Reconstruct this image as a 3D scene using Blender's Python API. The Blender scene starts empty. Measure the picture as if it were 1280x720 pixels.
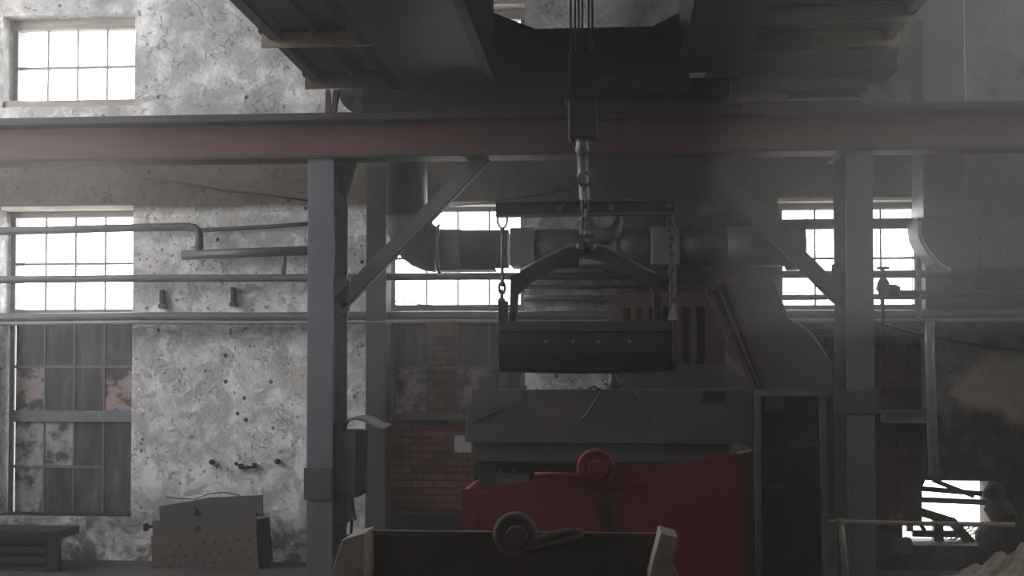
import bpy, bmesh, math, random
from mathutils import Vector, Matrix
random.seed(7)
R = math.radians
scene = bpy.context.scene
col = scene.collection

# ------------------------------------------------------------------ camera, sky, exposure
FPX, CX, CY = 1500.0, 640.0, 421.5          # focal length and principal point in photograph pixels (1280x720)
YAW, PITCH = R(4.5), R(1.7)
EYE = Vector((0, 0, 2.0))
cam_d = bpy.data.cameras.new('camera')
cam_d.sensor_width = 36.0
cam_d.lens = 36.0 * FPX / 1280.0
cam_d.shift_y = (CY - 360.0) / 1280.0
cam_d.clip_end = 300
cam_d.dof.use_dof = True
cam_d.dof.focus_distance = 11.5
cam_d.dof.aperture_fstop = 2.8
cam = bpy.data.objects.new('camera', cam_d)
col.objects.link(cam)
cam.location = EYE
cam.rotation_euler = (R(90) + PITCH, 0, YAW)
scene.camera = cam

SKY = 11.0
world = bpy.data.worlds.new('overcast_sky')
scene.world = world
world.use_nodes = True
bg = world.node_tree.nodes['Background']
bg.inputs['Color'].default_value = (1.0, 0.985, 0.995, 1)
bg.inputs['Strength'].default_value = SKY

scene.view_settings.view_transform = 'Standard'
scene.view_settings.look = 'None'
scene.view_settings.gamma = 1.0
scene.view_settings.use_curve_mapping = False
scene.view_settings.exposure = 0.0
scene.cycles.use_denoising = True
scene.cycles.max_bounces = 7
scene.cycles.diffuse_bounces = 4
scene.cycles.glossy_bounces = 3
scene.cycles.volume_bounces = 1
scene.cycles.transparent_max_bounces = 10
scene.cycles.sample_clamp_indirect = 4.0

HAZE_DENSITY, DUST_DENSITY = 0.0078, 0.025

def portal(x0, x1, z0, z1, y, facing):
    """a sampling portal in a window opening: it emits nothing, it only tells the renderer where the sky comes in"""
    l = bpy.data.lights.new('sky_portal', 'AREA')
    l.shape = 'RECTANGLE'
    l.size, l.size_y = x1 - x0, z1 - z0
    l.cycles.is_portal = True
    o = bpy.data.objects.new('sky_portal', l)
    col.objects.link(o)
    o.location = ((x0 + x1) / 2, y, (z0 + z1) / 2)
    o.rotation_euler = (R(90), 0, 0) if facing > 0 else (R(-90), 0, 0)
    return o
def side_portal(y0, y1, z0, z1, x, facing):
    o = portal(y0, y1, z0, z1, 0, 1)
    o.data.size, o.data.size_y = z1 - z0, y1 - y0
    o.location = (x, (y0 + y1)/2, (z0 + z1)/2)
    o.rotation_euler = (0, R(-90) if facing > 0 else R(90), 0)

# ------------------------------------------------------------------ geometry helpers
_f = Vector((-math.sin(YAW) * math.cos(PITCH), math.cos(YAW) * math.cos(PITCH), math.sin(PITCH)))
_r = Vector((math.cos(YAW), math.sin(YAW), 0))
_u = _r.cross(_f)

def P(px, py, Y):
    """the point at depth Y of the hall that the photograph shows at pixel (px, py)"""
    d = _f * FPX + _r * (px - CX) - _u * (py - CY)
    return EYE + d * (Y / d.y)

def PX(px, Y, py=420): return P(px, py, Y).x
def PZ(py, Y, px=640): return P(px, py, Y).z

class MB:
    def __init__(self): self.v, self.f = [], []
    def add(self, vs, fs):
        n = len(self.v)
        self.v += [Vector(v) for v in vs]
        self.f += [tuple(i + n for i in f) for f in fs]
        return self
    def box(self, x0, x1, y0, y1, z0, z1):
        if x0 > x1: x0, x1 = x1, x0
        if z0 > z1: z0, z1 = z1, z0
        vs = [(x, y, z) for z in (z0, z1) for y in (y0, y1) for x in (x0, x1)]
        return self.add(vs, [(0,2,3,1),(4,5,7,6),(0,1,5,4),(2,6,7,3),(0,4,6,2),(1,3,7,5)])
    def bpx(self, a, b, c, d, Y0, Y1):
        """box whose front face at depth Y0 fills the pixel rectangle a,b..c,d and which reaches back to Y1"""
        m, n = (a + c) / 2, (b + d) / 2
        return self.box(P(a, n, Y0).x, P(c, n, Y0).x, Y0, Y1, P(m, d, Y0).z, P(m, b, Y0).z)
    def prism(self, pts, y0, y1):
        """polygon of (x, z) pushed from y0 to y1"""
        n = len(pts)
        area = sum(pts[i][0]*pts[(i+1)%n][1] - pts[(i+1)%n][0]*pts[i][1] for i in range(n))
        if area < 0: pts = pts[::-1]
        vs = [(x, y0, z) for x, z in pts] + [(x, y1, z) for x, z in pts]
        fs = [tuple(range(n)), tuple(range(2*n-1, n-1, -1))]
        fs += [(i, i+n, (i+1)%n+n, (i+1)%n) for i in range(n)]
        return self.add(vs, fs)
    def poly(self, pp, Y0, Y1):
        """the same with the outline read off the photograph at depth Y0"""
        q = [P(a, b, Y0) for a, b in pp]
        return self.prism([(v.x, v.z) for v in q], Y0, Y1)
    def obox(self, p0, p1, w, h, up=None):
        """bar from p0 to p1, w wide sideways and h high"""
        p0, p1 = Vector(p0), Vector(p1)
        d = (p1 - p0).normalized()
        up = Vector(up) if up else (Vector((0,0,1)) if abs(d.z) < .9 else Vector((1,0,0)))
        s = d.cross(up).normalized(); t = s.cross(d).normalized()
        vs = [p + s*a*w/2 + t*b*h/2 for p in (p0, p1) for a, b in ((-1,-1),(1,-1),(1,1),(-1,1))]
        return self.add(vs, [(0,1,2,3),(7,6,5,4),(0,4,5,1),(1,5,6,2),(2,6,7,3),(3,7,4,0)])
    def tube(self, pts, r, n=12, caps=True):
        pts = [Vector(p) for p in pts]
        rs = r if isinstance(r, (list, tuple)) else [r] * len(pts)
        base = len(self.v); prev = None
        for i, p in enumerate(pts):
            a = pts[i] - pts[i-1] if i else pts[1] - pts[0]
            b = pts[i+1] - pts[i] if i < len(pts)-1 else a
            d = (a.normalized() + b.normalized()).normalized()
            if prev is None:
                prev = d.cross(Vector((0,0,1)) if abs(d.z) < .9 else Vector((1,0,0))).normalized()
            s = (prev - d * prev.dot(d)).normalized(); t = d.cross(s); prev = s
            self.v += [p + (s*math.cos(k*2*math.pi/n) + t*math.sin(k*2*math.pi/n)) * rs[i] for k in range(n)]
        for i in range(len(pts)-1):
            for k in range(n):
                a, b = base + i*n + k, base + i*n + (k+1) % n
                self.f.append((a, b, b+n, a+n))
        if caps:
            self.f.append(tuple(base + k for k in range(n-1, -1, -1)))
            e = base + (len(pts)-1)*n
            self.f.append(tuple(e + k for k in range(n)))
        return self
    def cyl(self, c, axis, r, h, n=24):
        a = Vector(axis).normalized()
        return self.tube([Vector(c) - a*h/2, Vector(c) + a*h/2], r, n)
    def torus(self, c, axis, R0, r, n=20, m=8, squash=1.0):
        a = Vector(axis).normalized()
        s = a.cross(Vector((0,0,1)) if abs(a.z) < .9 else Vector((1,0,0))).normalized(); t = a.cross(s)
        base = len(self.v)
        for i in range(n):
            th = 2*math.pi*i/n
            d = s*math.cos(th) + t*math.sin(th)
            for k in range(m):
                ph = 2*math.pi*k/m
                q = d*(R0 + r*math.cos(ph)) + a*(r*math.sin(ph))
                q = q + t*(q.dot(t))*(squash-1)
                self.v.append(Vector(c) + q)
        for i in range(n):
            for k in range(m):
                i2, k2 = (i+1) % n, (k+1) % m
                self.f.append((base+i*m+k, base+i2*m+k, base+i2*m+k2, base+i*m+k2))
        return self
    def build(self, name, mat, parent=None, smooth=False, bevel=0.0):
        off = parent.get('_w', None) if parent else None
        off = Vector(off) if off else Vector((0,0,0))
        me = bpy.data.meshes.new(name)
        me.from_pydata([v - off for v in self.v], [], self.f)
        me.update()
        bm = bmesh.new(); bm.from_mesh(me)
        bmesh.ops.recalc_face_normals(bm, faces=bm.faces)
        bm.to_mesh(me); bm.free()
        if smooth:
            for p in me.polygons: p.use_smooth = len(p.vertices) == 4
        me.materials.append(M[mat])
        o = bpy.data.objects.new(name, me)
        col.objects.link(o)
        if parent:
            o.parent = parent
            if off.length: o['_w'] = tuple(off)
        if bevel:
            b = o.modifiers.new('bevel', 'BEVEL'); b.width = bevel; b.segments = 2; b.limit_method = 'ANGLE'
        return o

WL = {}
def tag(o, label=None, cat=None, group=None, kind=None):
    if label: o['label'] = label
    if cat: o['category'] = cat
    if group: o['group'] = group
    if kind: o['kind'] = kind
    return o
def thing(name, loc, label=None, cat=None, group=None, kind=None):
    o = bpy.data.objects.new(name, None)
    col.objects.link(o)
    o.empty_display_size = 0.1
    o.location = loc
    o['_w'] = tuple(loc)
    return tag(o, label, cat, group, kind)
def share(src, loc, parent=None, rot=None, name=None):
    o = src.copy(); col.objects.link(o)
    if name: o.name = name
    o.parent = parent
    off = Vector(parent['_w']) if parent and '_w' in parent else Vector((0,0,0))
    o.location = Vector(loc) - off
    if rot: o.rotation_euler = rot
    return o

# ------------------------------------------------------------------ procedural materials
M = {}
def pmat(name, stops, scale=3.0, rough=.6, metal=0.0, bump=.15, bscale=None, stretch=(1,1,1), spots=None, rand=False, rough2=None, spec=.5):
    """stops: [(pos, colour)...] of a noise ramp; spots: (colour, scale, lo, hi) a second patch layer"""
    m = bpy.data.materials.new(name); m.use_nodes = True
    nt = m.node_tree; N = nt.nodes; L = nt.links
    b = N['Principled BSDF']
    tc = N.new('ShaderNodeTexCoord'); mp = N.new('ShaderNodeMapping')
    mp.inputs['Scale'].default_value = stretch
    L.new(tc.outputs['Object'], mp.inputs['Vector'])
    no = N.new('ShaderNodeTexNoise'); no.inputs['Scale'].default_value = scale
    no.inputs['Detail'].default_value = 8; no.inputs['Roughness'].default_value = .65
    L.new(mp.outputs['Vector'], no.inputs['Vector'])
    cr = N.new('ShaderNodeValToRGB')
    e = cr.color_ramp.elements
    e[0].position, e[0].color = stops[0][0], (*stops[0][1], 1)
    e[1].position, e[1].color = stops[-1][0], (*stops[-1][1], 1)
    for p, c in stops[1:-1]:
        k = e.new(p); k.color = (*c, 1)
    fac = no.outputs['Fac']
    if rand:
        oi = N.new('ShaderNodeObjectInfo')
        ma = N.new('ShaderNodeMath'); ma.operation = 'MULTIPLY_ADD'
        L.new(oi.outputs['Random'], ma.inputs[0]); ma.inputs[1].default_value = .5
        mb = N.new('ShaderNodeMath'); mb.operation = 'MULTIPLY_ADD'
        L.new(fac, mb.inputs[0]); mb.inputs[1].default_value = .6; mb.inputs[2].default_value = -.05
        L.new(mb.outputs[0], ma.inputs[2]); fac = ma.outputs[0]
    L.new(fac, cr.inputs['Fac'])
    out = cr.outputs['Color']
    if spots:
        c2, s2, lo, hi = spots
        n2 = N.new('ShaderNodeTexNoise'); n2.inputs['Scale'].default_value = s2
        n2.inputs['Detail'].default_value = 6; n2.inputs['Roughness'].default_value = .7
        L.new(mp.outputs['Vector'], n2.inputs['Vector'])
        mr = N.new('ShaderNodeMapRange'); mr.inputs['From Min'].default_value = lo; mr.inputs['From Max'].default_value = hi
        L.new(n2.outputs['Fac'], mr.inputs['Value'])
        mx = N.new('ShaderNodeMix'); mx.data_type = 'RGBA'
        L.new(mr.outputs['Result'], mx.inputs['Factor'])
        L.new(out, mx.inputs[6]); mx.inputs[7].default_value = (*c2, 1)
        out = mx.outputs[2]
    L.new(out, b.inputs['Base Color'])
    b.inputs['Roughness'].default_value = rough
    b.inputs['Metallic'].default_value = metal
    b.inputs['Specular IOR Level'].default_value = spec
    if rough2 is not None:
        mr = N.new('ShaderNodeMapRange'); mr.inputs['To Min'].default_value = rough; mr.inputs['To Max'].default_value = rough2
        L.new(no.outputs['Fac'], mr.inputs['Value']); L.new(mr.outputs['Result'], b.inputs['Roughness'])
    if bump:
        n3 = N.new('ShaderNodeTexNoise'); n3.inputs['Scale'].default_value = bscale or scale*6
        n3.inputs['Detail'].default_value = 5
        L.new(mp.outputs['Vector'], n3.inputs['Vector'])
        bp = N.new('ShaderNodeBump'); bp.inputs['Strength'].default_value = bump; bp.inputs['Distance'].default_value = .02
        L.new(n3.outputs['Fac'], bp.inputs['Height']); L.new(bp.outputs['Normal'], b.inputs['Normal'])
    M[name] = m
    return m

pmat('column_paint', [(.3,(.085,.10,.12)),(.6,(.12,.135,.155)),(.8,(.15,.16,.175))], 2.5, .5, bump=.08, spots=((.04,.035,.03), 9, .66, .74))
pmat('red_paint', [(.3,(.066,.026,.027)),(.55,(.105,.042,.043)),(.8,(.12,.056,.055))], 1.8, .55, bump=.08, stretch=(.6,1,2), spots=((.08,.06,.055), 6, .6, .75))
pmat('flange_grey', [(.3,(.026,.0265,.029)),(.7,(.06,.06,.063))], 3, .75, bump=.1, stretch=(.5,1,3), spots=((.30,.29,.28), 5, .68, .74), spec=.3)
pmat('dark_steel', [(.3,(.020,.0195,.020)),(.7,(.046,.043,.043))], 3, .5, bump=.12, spec=.4)
pmat('black_steel', [(.3,(.009,.0085,.009)),(.7,(.022,.020,.021))], 3, .6, bump=.12, spec=.3)
pmat('brown_steel', [(.3,(.04,.033,.026)),(.7,(.075,.06,.045))], 2, .6, bump=.15)
pmat('tan_channel', [(.3,(.26,.215,.15)),(.7,(.42,.35,.24))], 4, .6, bump=.1)
pmat('pipe_grey', [(.3,(.06,.06,.065)),(.7,(.13,.13,.135))], 6, .45, bump=.1, stretch=(.4,1,1))
pmat('pipe_light', [(.3,(.16,.16,.17)),(.7,(.28,.28,.285))], 6, .4, bump=.1, stretch=(.4,1,1))
pmat('duct_metal', [(.3,(.10,.11,.12)),(.7,(.17,.18,.19))], 2, .45, metal=.2, bump=.08)
pmat('duct_dark', [(.3,(.045,.042,.042)),(.7,(.075,.07,.068))], 2, .5, bump=.1)
pmat('machine_grey', [(.3,(.036,.032,.031)),(.55,(.07,.061,.057)),(.8,(.085,.062,.05))], 1.5, .6, bump=.12, spots=((.11,.07,.055), 3, .62, .75))
pmat('machine_rust', [(.3,(.038,.022,.02)),(.7,(.075,.04,.034))], 3, .7, bump=.2)
pmat('chute_grey', [(.3,(.06,.058,.055)),(.7,(.10,.095,.09))], 1.2, .65, bump=.1)
pmat('skip_red', [(.3,(.10,.008,.009)),(.6,(.15,.014,.015)),(.85,(.14,.030,.027))], 1.6, .6, bump=.12, spots=((.04,.018,.016), 4, .62, .75), spec=.25)
pmat('skip_rust', [(.3,(.016,.009,.007)),(.7,(.036,.019,.013))], 2.5, .8, bump=.3)
pmat('skip_edge', [(.3,(.13,.105,.085)),(.6,(.24,.205,.17)),(.8,(.17,.12,.085))], 6, .7, bump=.25)
pmat('chain_steel', [(.3,(.04,.04,.042)),(.7,(.09,.088,.088))], 12, .45, metal=.3, bump=.1)
pmat('hook_steel', [(.3,(.07,.068,.065)),(.7,(.16,.155,.15))], 6, .45, bump=.1)
pmat('plate_rust', [(.3,(.075,.055,.05)),(.55,(.11,.075,.07)),(.8,(.14,.085,.08))], 2, .65, bump=.12, spots=((.15,.07,.065), 3, .58, .75))
pmat('plate_dark', [(.3,(.05,.046,.045)),(.7,(.095,.085,.08))], 2.5, .6, bump=.12)
pmat('brick', [(.2,(.14,.075,.056)),(.5,(.30,.135,.092)),(.75,(.40,.18,.12)),(.9,(.24,.19,.165))], 6, .9, bump=.4, rand=True)
pmat('brick_sooty', [(.2,(.02,.014,.012)),(.5,(.042,.024,.02)),(.8,(.08,.038,.029)),(.9,(.04,.034,.03))], 6, .9, bump=.4, rand=True)
pmat('mortar', [(.3,(.06,.055,.05)),(.7,(.12,.11,.10))], 8, .95, bump=.4)
pmat('window_paint', [(.3,(.10,.125,.14)),(.6,(.17,.195,.21)),(.85,(.28,.30,.30))], 9, .5, bump=.15)
pmat('sash_wood', [(.3,(.20,.17,.14)),(.7,(.40,.36,.31))], 6, .75, bump=.3, stretch=(.3,1,3))
pmat('lintel_lit', [(.3,(.50,.47,.43)),(.7,(.72,.70,.66))], 5, .8, bump=.3)
pmat('dirty_pane', [(.32,(.03,.029,.029)),(.48,(.065,.063,.062)),(.62,(.12,.117,.115)),(.76,(.24,.23,.225))], 2.6, .18, bump=.02, stretch=(2.6,1,.6), rough2=.45, spots=((.17,.165,.16), 7, .60, .72))
pmat('reflection_pane', [(.36,(.04,.038,.038)),(.47,(.10,.09,.09)),(.52,(.34,.26,.26)),(.7,(.42,.33,.33))], 3.0, .3, bump=.03, stretch=(1.2,1,1.6))  # pinkish reflections painted into the pane colour
pmat('pale_pane', [(.42,(.06,.058,.056)),(.47,(.22,.215,.21)),(.56,(.40,.39,.385)),(.8,(.46,.45,.445))], 4.5, .4, bump=.05)
pmat('concrete', [(.3,(.03,.028,.025)),(.7,(.07,.064,.058))], 1.5, .85, bump=.3, spots=((.03,.028,.026), .9, .5, .65))
pmat('soot_wall', [(.3,(.04,.038,.035)),(.7,(.10,.094,.085))], 1.0, .9, bump=.3)
pmat('roof_dark', [(.3,(.04,.038,.036)),(.7,(.08,.075,.07))], 1.0, .9, bump=.2)
pmat('rubble', [(.3,(.10,.085,.06)),(.5,(.30,.26,.19)),(.8,(.50,.45,.35))], 7, .95, bump=.6, bscale=30)
pmat('rubble_dark', [(.3,(.03,.028,.025)),(.7,(.075,.068,.06))], 6, .95, bump=.6, bscale=30)
pmat('ground_pale', [(.3,(.50,.49,.47)),(.7,(.68,.67,.65))], 1.0, .9, bump=.1)
pmat('paper', [(.3,(.84,.85,.90)),(.7,(.90,.91,.95))], 8, .8, bump=0)
pmat('box_grey', [(.3,(.10,.115,.125)),(.7,(.16,.175,.185))], 4, .45, bump=.06)
pmat('hood_grey', [(.3,(.20,.195,.185)),(.7,(.33,.32,.30))], 6, .5, bump=.1)
pmat('cable_black', [(.3,(.015,.015,.016)),(.7,(.03,.03,.03))], 10, .6, bump=0)
pmat('pipe_white', [(.3,(.40,.39,.37)),(.7,(.60,.58,.55))], 8, .6, bump=.15)
pmat('rail_yellow', [(.3,(.15,.13,.09)),(.7,(.26,.23,.17))], 8, .6, bump=.15)

def glass(name, dust):
    m = bpy.data.materials.new(name); m.use_nodes = True
    nt = m.node_tree; N = nt.nodes; L = nt.links
    out = N['Material Output']; b = N['Principled BSDF']
    b.inputs['Base Color'].default_value = (.35, .34, .32, 1); b.inputs['Roughness'].default_value = .2
    t = N.new('ShaderNodeBsdfTransparent')
    mx = N.new('ShaderNodeMixShader')
    no = N.new('ShaderNodeTexNoise'); no.inputs['Scale'].default_value = 3; no.inputs['Detail'].default_value = 6
    tc = N.new('ShaderNodeTexCoord'); L.new(tc.outputs['Object'], no.inputs['Vector'])
    mr = N.new('ShaderNodeMapRange'); mr.inputs['From Min'].default_value = .35; mr.inputs['From Max'].default_value = .75
    mr.inputs['To Min'].default_value = dust*.4; mr.inputs['To Max'].default_value = dust*1.8
    L.new(no.outputs['Fac'], mr.inputs['Value']); L.new(mr.outputs['Result'], mx.inputs['Fac'])
    L.new(t.outputs[0], mx.inputs[1]); L.new(b.outputs[0], mx.inputs[2]); L.new(mx.outputs[0], out.inputs['Surface'])
    M[name] = m
glass('clear_pane', .12)

def plaster():
    m = bpy.data.materials.new('plaster'); m.use_nodes = True
    nt = m.node_tree; N = nt.nodes; L = nt.links
    b = N['Principled BSDF']; b.inputs['Roughness'].default_value = .92; b.inputs['Specular IOR Level'].default_value = .2
    tc = N.new('ShaderNodeTexCoord'); co = tc.outputs['Object']
    def noise(s, d=8, r=.6, dist=0.0, vec=None):
        n = N.new('ShaderNodeTexNoise'); n.inputs['Scale'].default_value = s; n.inputs['Detail'].default_value = d
        n.inputs['Roughness'].default_value = r; n.inputs['Distortion'].default_value = dist
        L.new(vec or co, n.inputs['Vector']); return n
    def rng(v, a, c, lo=0.0, hi=1.0):
        r = N.new('ShaderNodeMapRange'); r.inputs['From Min'].default_value = a; r.inputs['From Max'].default_value = c
        r.inputs['To Min'].default_value = lo; r.inputs['To Max'].default_value = hi
        L.new(v, r.inputs['Value']); return r.outputs['Result']
    def mix(f, a, c):
        x = N.new('ShaderNodeMix'); x.data_type = 'RGBA'
        L.new(f, x.inputs['Factor'])
        if isinstance(a, tuple): x.inputs[6].default_value = (*a, 1)
        else: L.new(a, x.inputs[6])
        if isinstance(c, tuple): x.inputs[7].default_value = (*c, 1)
        else: L.new(c, x.inputs[7])
        return x.outputs[2]
    def math_(op, a, c):
        x = N.new('ShaderNodeMath'); x.operation = op
        for i, q in enumerate((a, c)):
            if isinstance(q, (int, float)): x.inputs[i].default_value = q
            else: L.new(q, x.inputs[i])
        return x.outputs[0]
    base = mix(rng(noise(3.4, 10, .70, .5).outputs['Fac'], .40, .60), (.46,.455,.445), (.86,.855,.84))
    base = mix(rng(noise(5.0, 8, .6, .6).outputs['Fac'], .54, .57), base, (.50,.49,.475))       # peeled coats
    base = mix(rng(noise(3.3, 9, .7, 1.0).outputs['Fac'], .60, .66), base, (.40,.38,.35))
    base = mix(rng(noise(1.1, 6, .6).outputs['Fac'], .58, .72), base, (.62,.58,.50))             # yellowish damp
    fine = rng(noise(22, 8, .8, .4).outputs['Fac'], .56, .66)
    fine = math_('MULTIPLY', fine, rng(noise(2.0, 5, .6).outputs['Fac'], .40, .60, .25, 1.0))
    base = mix(math_('MULTIPLY', fine, .9), base, (.12,.115,.11))                                 # chips
    # cracks: thin bands of a distorted noise
    nz = noise(3.6, 8, .62, .9).outputs['Fac']
    cr = rng(math_('ABSOLUTE', math_('SUBTRACT', nz, .5), 0.0), .0, .006, 1.0, 0.0)
    cr = math_('MULTIPLY', cr, rng(noise(3.1, 4).outputs['Fac'], .50, .56))
    base = mix(math_('MULTIPLY', cr, .45), base, (.07,.065,.06))
    v2 = N.new('ShaderNodeTexVoronoi'); v2.inputs['Scale'].default_value = 13.0
    dn = noise(9, 3); dm = N.new('ShaderNodeMix'); dm.data_type = 'VECTOR'; dm.inputs['Factor'].default_value = .12
    L.new(co, dm.inputs[4]); L.new(dn.outputs['Color'], dm.inputs[5]); L.new(dm.outputs[1], v2.inputs['Vector'])
    pk = math_('MULTIPLY', rng(v2.outputs['Distance'], .16, .26, 1.0, 0.0), rng(noise(2.3, 4).outputs['Fac'], .48, .60))
    base = mix(math_('MULTIPLY', pk, .8), base, (.10,.096,.09))
    # drilled and broken-out holes
    vo = N.new('ShaderNodeTexVoronoi'); vo.inputs['Scale'].default_value = 5.5; L.new(co, vo.inputs['Vector'])
    ho = rng(vo.outputs['Distance'], .09, .14, 1.0, 0.0)
    base = mix(math_('MULTIPLY', ho, rng(noise(.9, 2).outputs['Fac'], .45, .55)), base, (.05,.048,.045))
    # soot: towards the right end of the wall (X) and in the strip under the crane rail, where the beam's shadow is painted in too, broken up by noise
    sp = N.new('ShaderNodeSeparateXYZ'); L.new(co, sp.inputs[0])
    big = noise(.7, 7, .62, .5).outputs['Fac']
    sx = math_('ADD', rng(sp.outputs['X'], -1.0, 1.0), math_('MULTIPLY', math_('SUBTRACT', big, .5), 2.2))
    sx = rng(sx, .25, .75)
    soot = mix(rng(noise(4, 8, .7, .5).outputs['Fac'], .40, .68), (.045,.042,.040), (.17,.16,.145))
    base = mix(math_('MULTIPLY', sx, .93), base, soot)
    # a field of bare tan render left on the sooty right end
    dx = math_('DIVIDE', math_('SUBTRACT', sp.outputs['X'], PATCH.x), .62)
    dz = math_('DIVIDE', math_('SUBTRACT', sp.outputs['Z'], PATCH.z), .40)
    dd = math_('SQRT', math_('ADD', math_('MULTIPLY', dx, dx), math_('MULTIPLY', dz, dz)), 0.0)
    dd = math_('ADD', dd, math_('MULTIPLY', math_('SUBTRACT', noise(3.0, 7, .65).outputs['Fac'], .5), 1.6))
    base = mix(rng(dd, .70, 1.05, .62, 0.0), base, (.34,.305,.255))
    bz = math_('ADD', sp.outputs['Z'], math_('MULTIPLY', math_('SUBTRACT', noise(2.0, 7, .65).outputs['Fac'], .5), .9))
    burnt = math_('MULTIPLY', rng(bz, 1.45, 1.62, .85, 0.0), rng(sp.outputs['X'], 2.2, 2.9))
    base = mix(burnt, base, mix(rng(noise(9, 7, .7).outputs['Fac'], .5, .7), (.022,.021,.020), (.09,.085,.08)))
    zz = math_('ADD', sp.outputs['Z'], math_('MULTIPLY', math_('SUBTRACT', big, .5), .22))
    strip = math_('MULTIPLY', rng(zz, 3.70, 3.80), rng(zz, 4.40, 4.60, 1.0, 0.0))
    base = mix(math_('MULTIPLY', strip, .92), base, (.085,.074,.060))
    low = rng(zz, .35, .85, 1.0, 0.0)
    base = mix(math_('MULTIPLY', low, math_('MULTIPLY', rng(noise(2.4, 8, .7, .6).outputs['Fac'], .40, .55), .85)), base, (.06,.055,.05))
    # grey smoke washes on the upper storey
    up = math_('MULTIPLY', rng(sp.outputs['Z'], 4.3, 4.6), rng(noise(1.2, 8, .65, .8, ).outputs['Fac'], .38, .62))
    base = mix(math_('MULTIPLY', up, .8), base, (.24,.24,.242))
    L.new(base, b.inputs['Base Color'])
    bp = N.new('ShaderNodeBump'); bp.inputs['Strength'].default_value = .8; bp.inputs['Distance'].default_value = .03
    hsum = math_('ADD', noise(6, 9, .65, .6).outputs['Fac'], math_('MULTIPLY', cr, -.6))
    hsum = math_('ADD', hsum, math_('MULTIPLY', ho, -.5))
    L.new(hsum, bp.inputs['Height']); L.new(bp.outputs['Normal'], b.inputs['Normal'])
    M['plaster'] = m
PATCH = P(1262, 485, 12.5)
plaster()

# ------------------------------------------------------------------ the hall: walls with openings, floor, roof
WY, WT = 12.5, 0.55                      # face and thickness of the wall seen in the photograph
FY = 12.72                               # plane of the window frames
HX0, HX1, HY0, HTOP = -8.6, 8.6, -10.0, 9.0

def wall_grid(name, opens, x0, x1, z0, z1, y0, y1, mat, side=False):
    """one connected wall with rectangular openings (x0, x1, z0, z1)"""
    xs = sorted({x0, x1, *[o[0] for o in opens], *[o[1] for o in opens]})
    zs = sorted({z0, z1, *[o[2] for o in opens], *[o[3] for o in opens]})
    solid = lambda i, k: 0 <= i < len(xs)-1 and 0 <= k < len(zs)-1 and not any(
        o[0] <= (xs[i]+xs[i+1])/2 <= o[1] and o[2] <= (zs[k]+zs[k+1])/2 <= o[3] for o in opens)
    vid, mb = {}, MB()
    def v(i, k, s):
        if (i, k, s) not in vid:
            vid[(i, k, s)] = len(mb.v); mb.v.append(Vector((xs[i], (y0, y1)[s], zs[k])))
        return vid[(i, k, s)]
    for i in range(len(xs)-1):
        for k in range(len(zs)-1):
            if not solid(i, k): continue
            mb.f.append((v(i,k,0), v(i+1,k,0), v(i+1,k+1,0), v(i,k+1,0)))
            mb.f.append((v(i,k,1), v(i,k+1,1), v(i+1,k+1,1), v(i+1,k,1)))
            if not solid(i-1,k): mb.f.append((v(i,k,0), v(i,k+1,0), v(i,k+1,1), v(i,k,1)))
            if not solid(i+1,k): mb.f.append((v(i+1,k,0), v(i+1,k,1), v(i+1,k+1,1), v(i+1,k+1,0)))
            if not solid(i,k-1): mb.f.append((v(i,k,0), v(i,k,1), v(i+1,k,1), v(i+1,k,0)))
            if not solid(i,k+1): mb.f.append((v(i,k+1,0), v(i+1,k+1,0), v(i+1,k+1,1), v(i,k+1,1)))
    if side: mb.v = [Vector((v.y, v.x, v.z)) for v in mb.v]
    return tag(mb.build(name, mat), kind='structure')

# window columns (left edge of glass, pane pitch) read off the frame plane
PITCH_W = PX(572, FY) - PX(533, FY)
WIN_X = [(PX(20, FY), PX(20, FY) + 4*PITCH_W), (PX(494.5, FY), PX(494.5, FY) + 4*PITCH_W), (PX(978.5, FY), PX(978.5, FY) + 4*PITCH_W)]
def wz(y, px=569): return PZ(y, FY, px)
Z_HEAD = PZ(252, WY, 569)
Z_SILL = PZ(650, WY, 569)
ZU_HEAD = PZ(18, WY, 90) ; ZU_SILL = PZ(133, WY, 90)
opens = []
for n_, (a, b) in enumerate(WIN_X):
    opens.append((a - .075, b + .06, Z_SILL, Z_HEAD))
    if n_ < 2: opens.append((a - .075, b + .06, ZU_SILL, ZU_HEAD))
HOLE = (PX(1126, WY), PX(1243, WY), PZ(682, WY, 1180), PZ(601, WY, 1180))
opens.append(HOLE)
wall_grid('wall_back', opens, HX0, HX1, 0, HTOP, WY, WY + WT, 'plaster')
for i, o in enumerate(opens):
    lower = o[2] == Z_SILL
    portal(o[0], o[1], wz(392) if lower else o[2], o[3], WY + WT + .02, -1)

BACK_WIN = [(-7.8, -5.4, 4.6, 8.0)]
LEFT_WIN = [(8.0, 11.6, 2.8, 8.4), (4.6, 7.2, 4.8, 8.4)]
ADDED_RIGHT_WIN = [(8.4, 10.8, 5.0, 8.2), (5.0, 7.4, 5.0, 8.2)]  # unseen windows, added to brighten the haze on the right
wall_grid('wall_front', BACK_WIN, HX0, HX1, 0, HTOP, HY0 - .5, HY0, 'soot_wall')
wall_grid('wall_left', LEFT_WIN, HY0 - .5, WY + WT, 0, HTOP, HX0 - .4, HX0, 'soot_wall', side=True)
wall_grid('wall_right', ADDED_RIGHT_WIN, HY0 - .5, WY + WT, 0, HTOP, HX1, HX1 + .4, 'soot_wall', side=True)
for o in BACK_WIN: portal(*o, HY0 - .52, 1)
for o in LEFT_WIN: side_portal(*o, HX0 - .42, 1)
for o in ADDED_RIGHT_WIN: side_portal(*o, HX1 + .42, -1)
tag(MB().box(HX0 - .4, HX1 + .4, HY0 - .5, WY + WT, HTOP, HTOP + .3).build('ceiling', 'roof_dark'), kind='structure')
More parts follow.
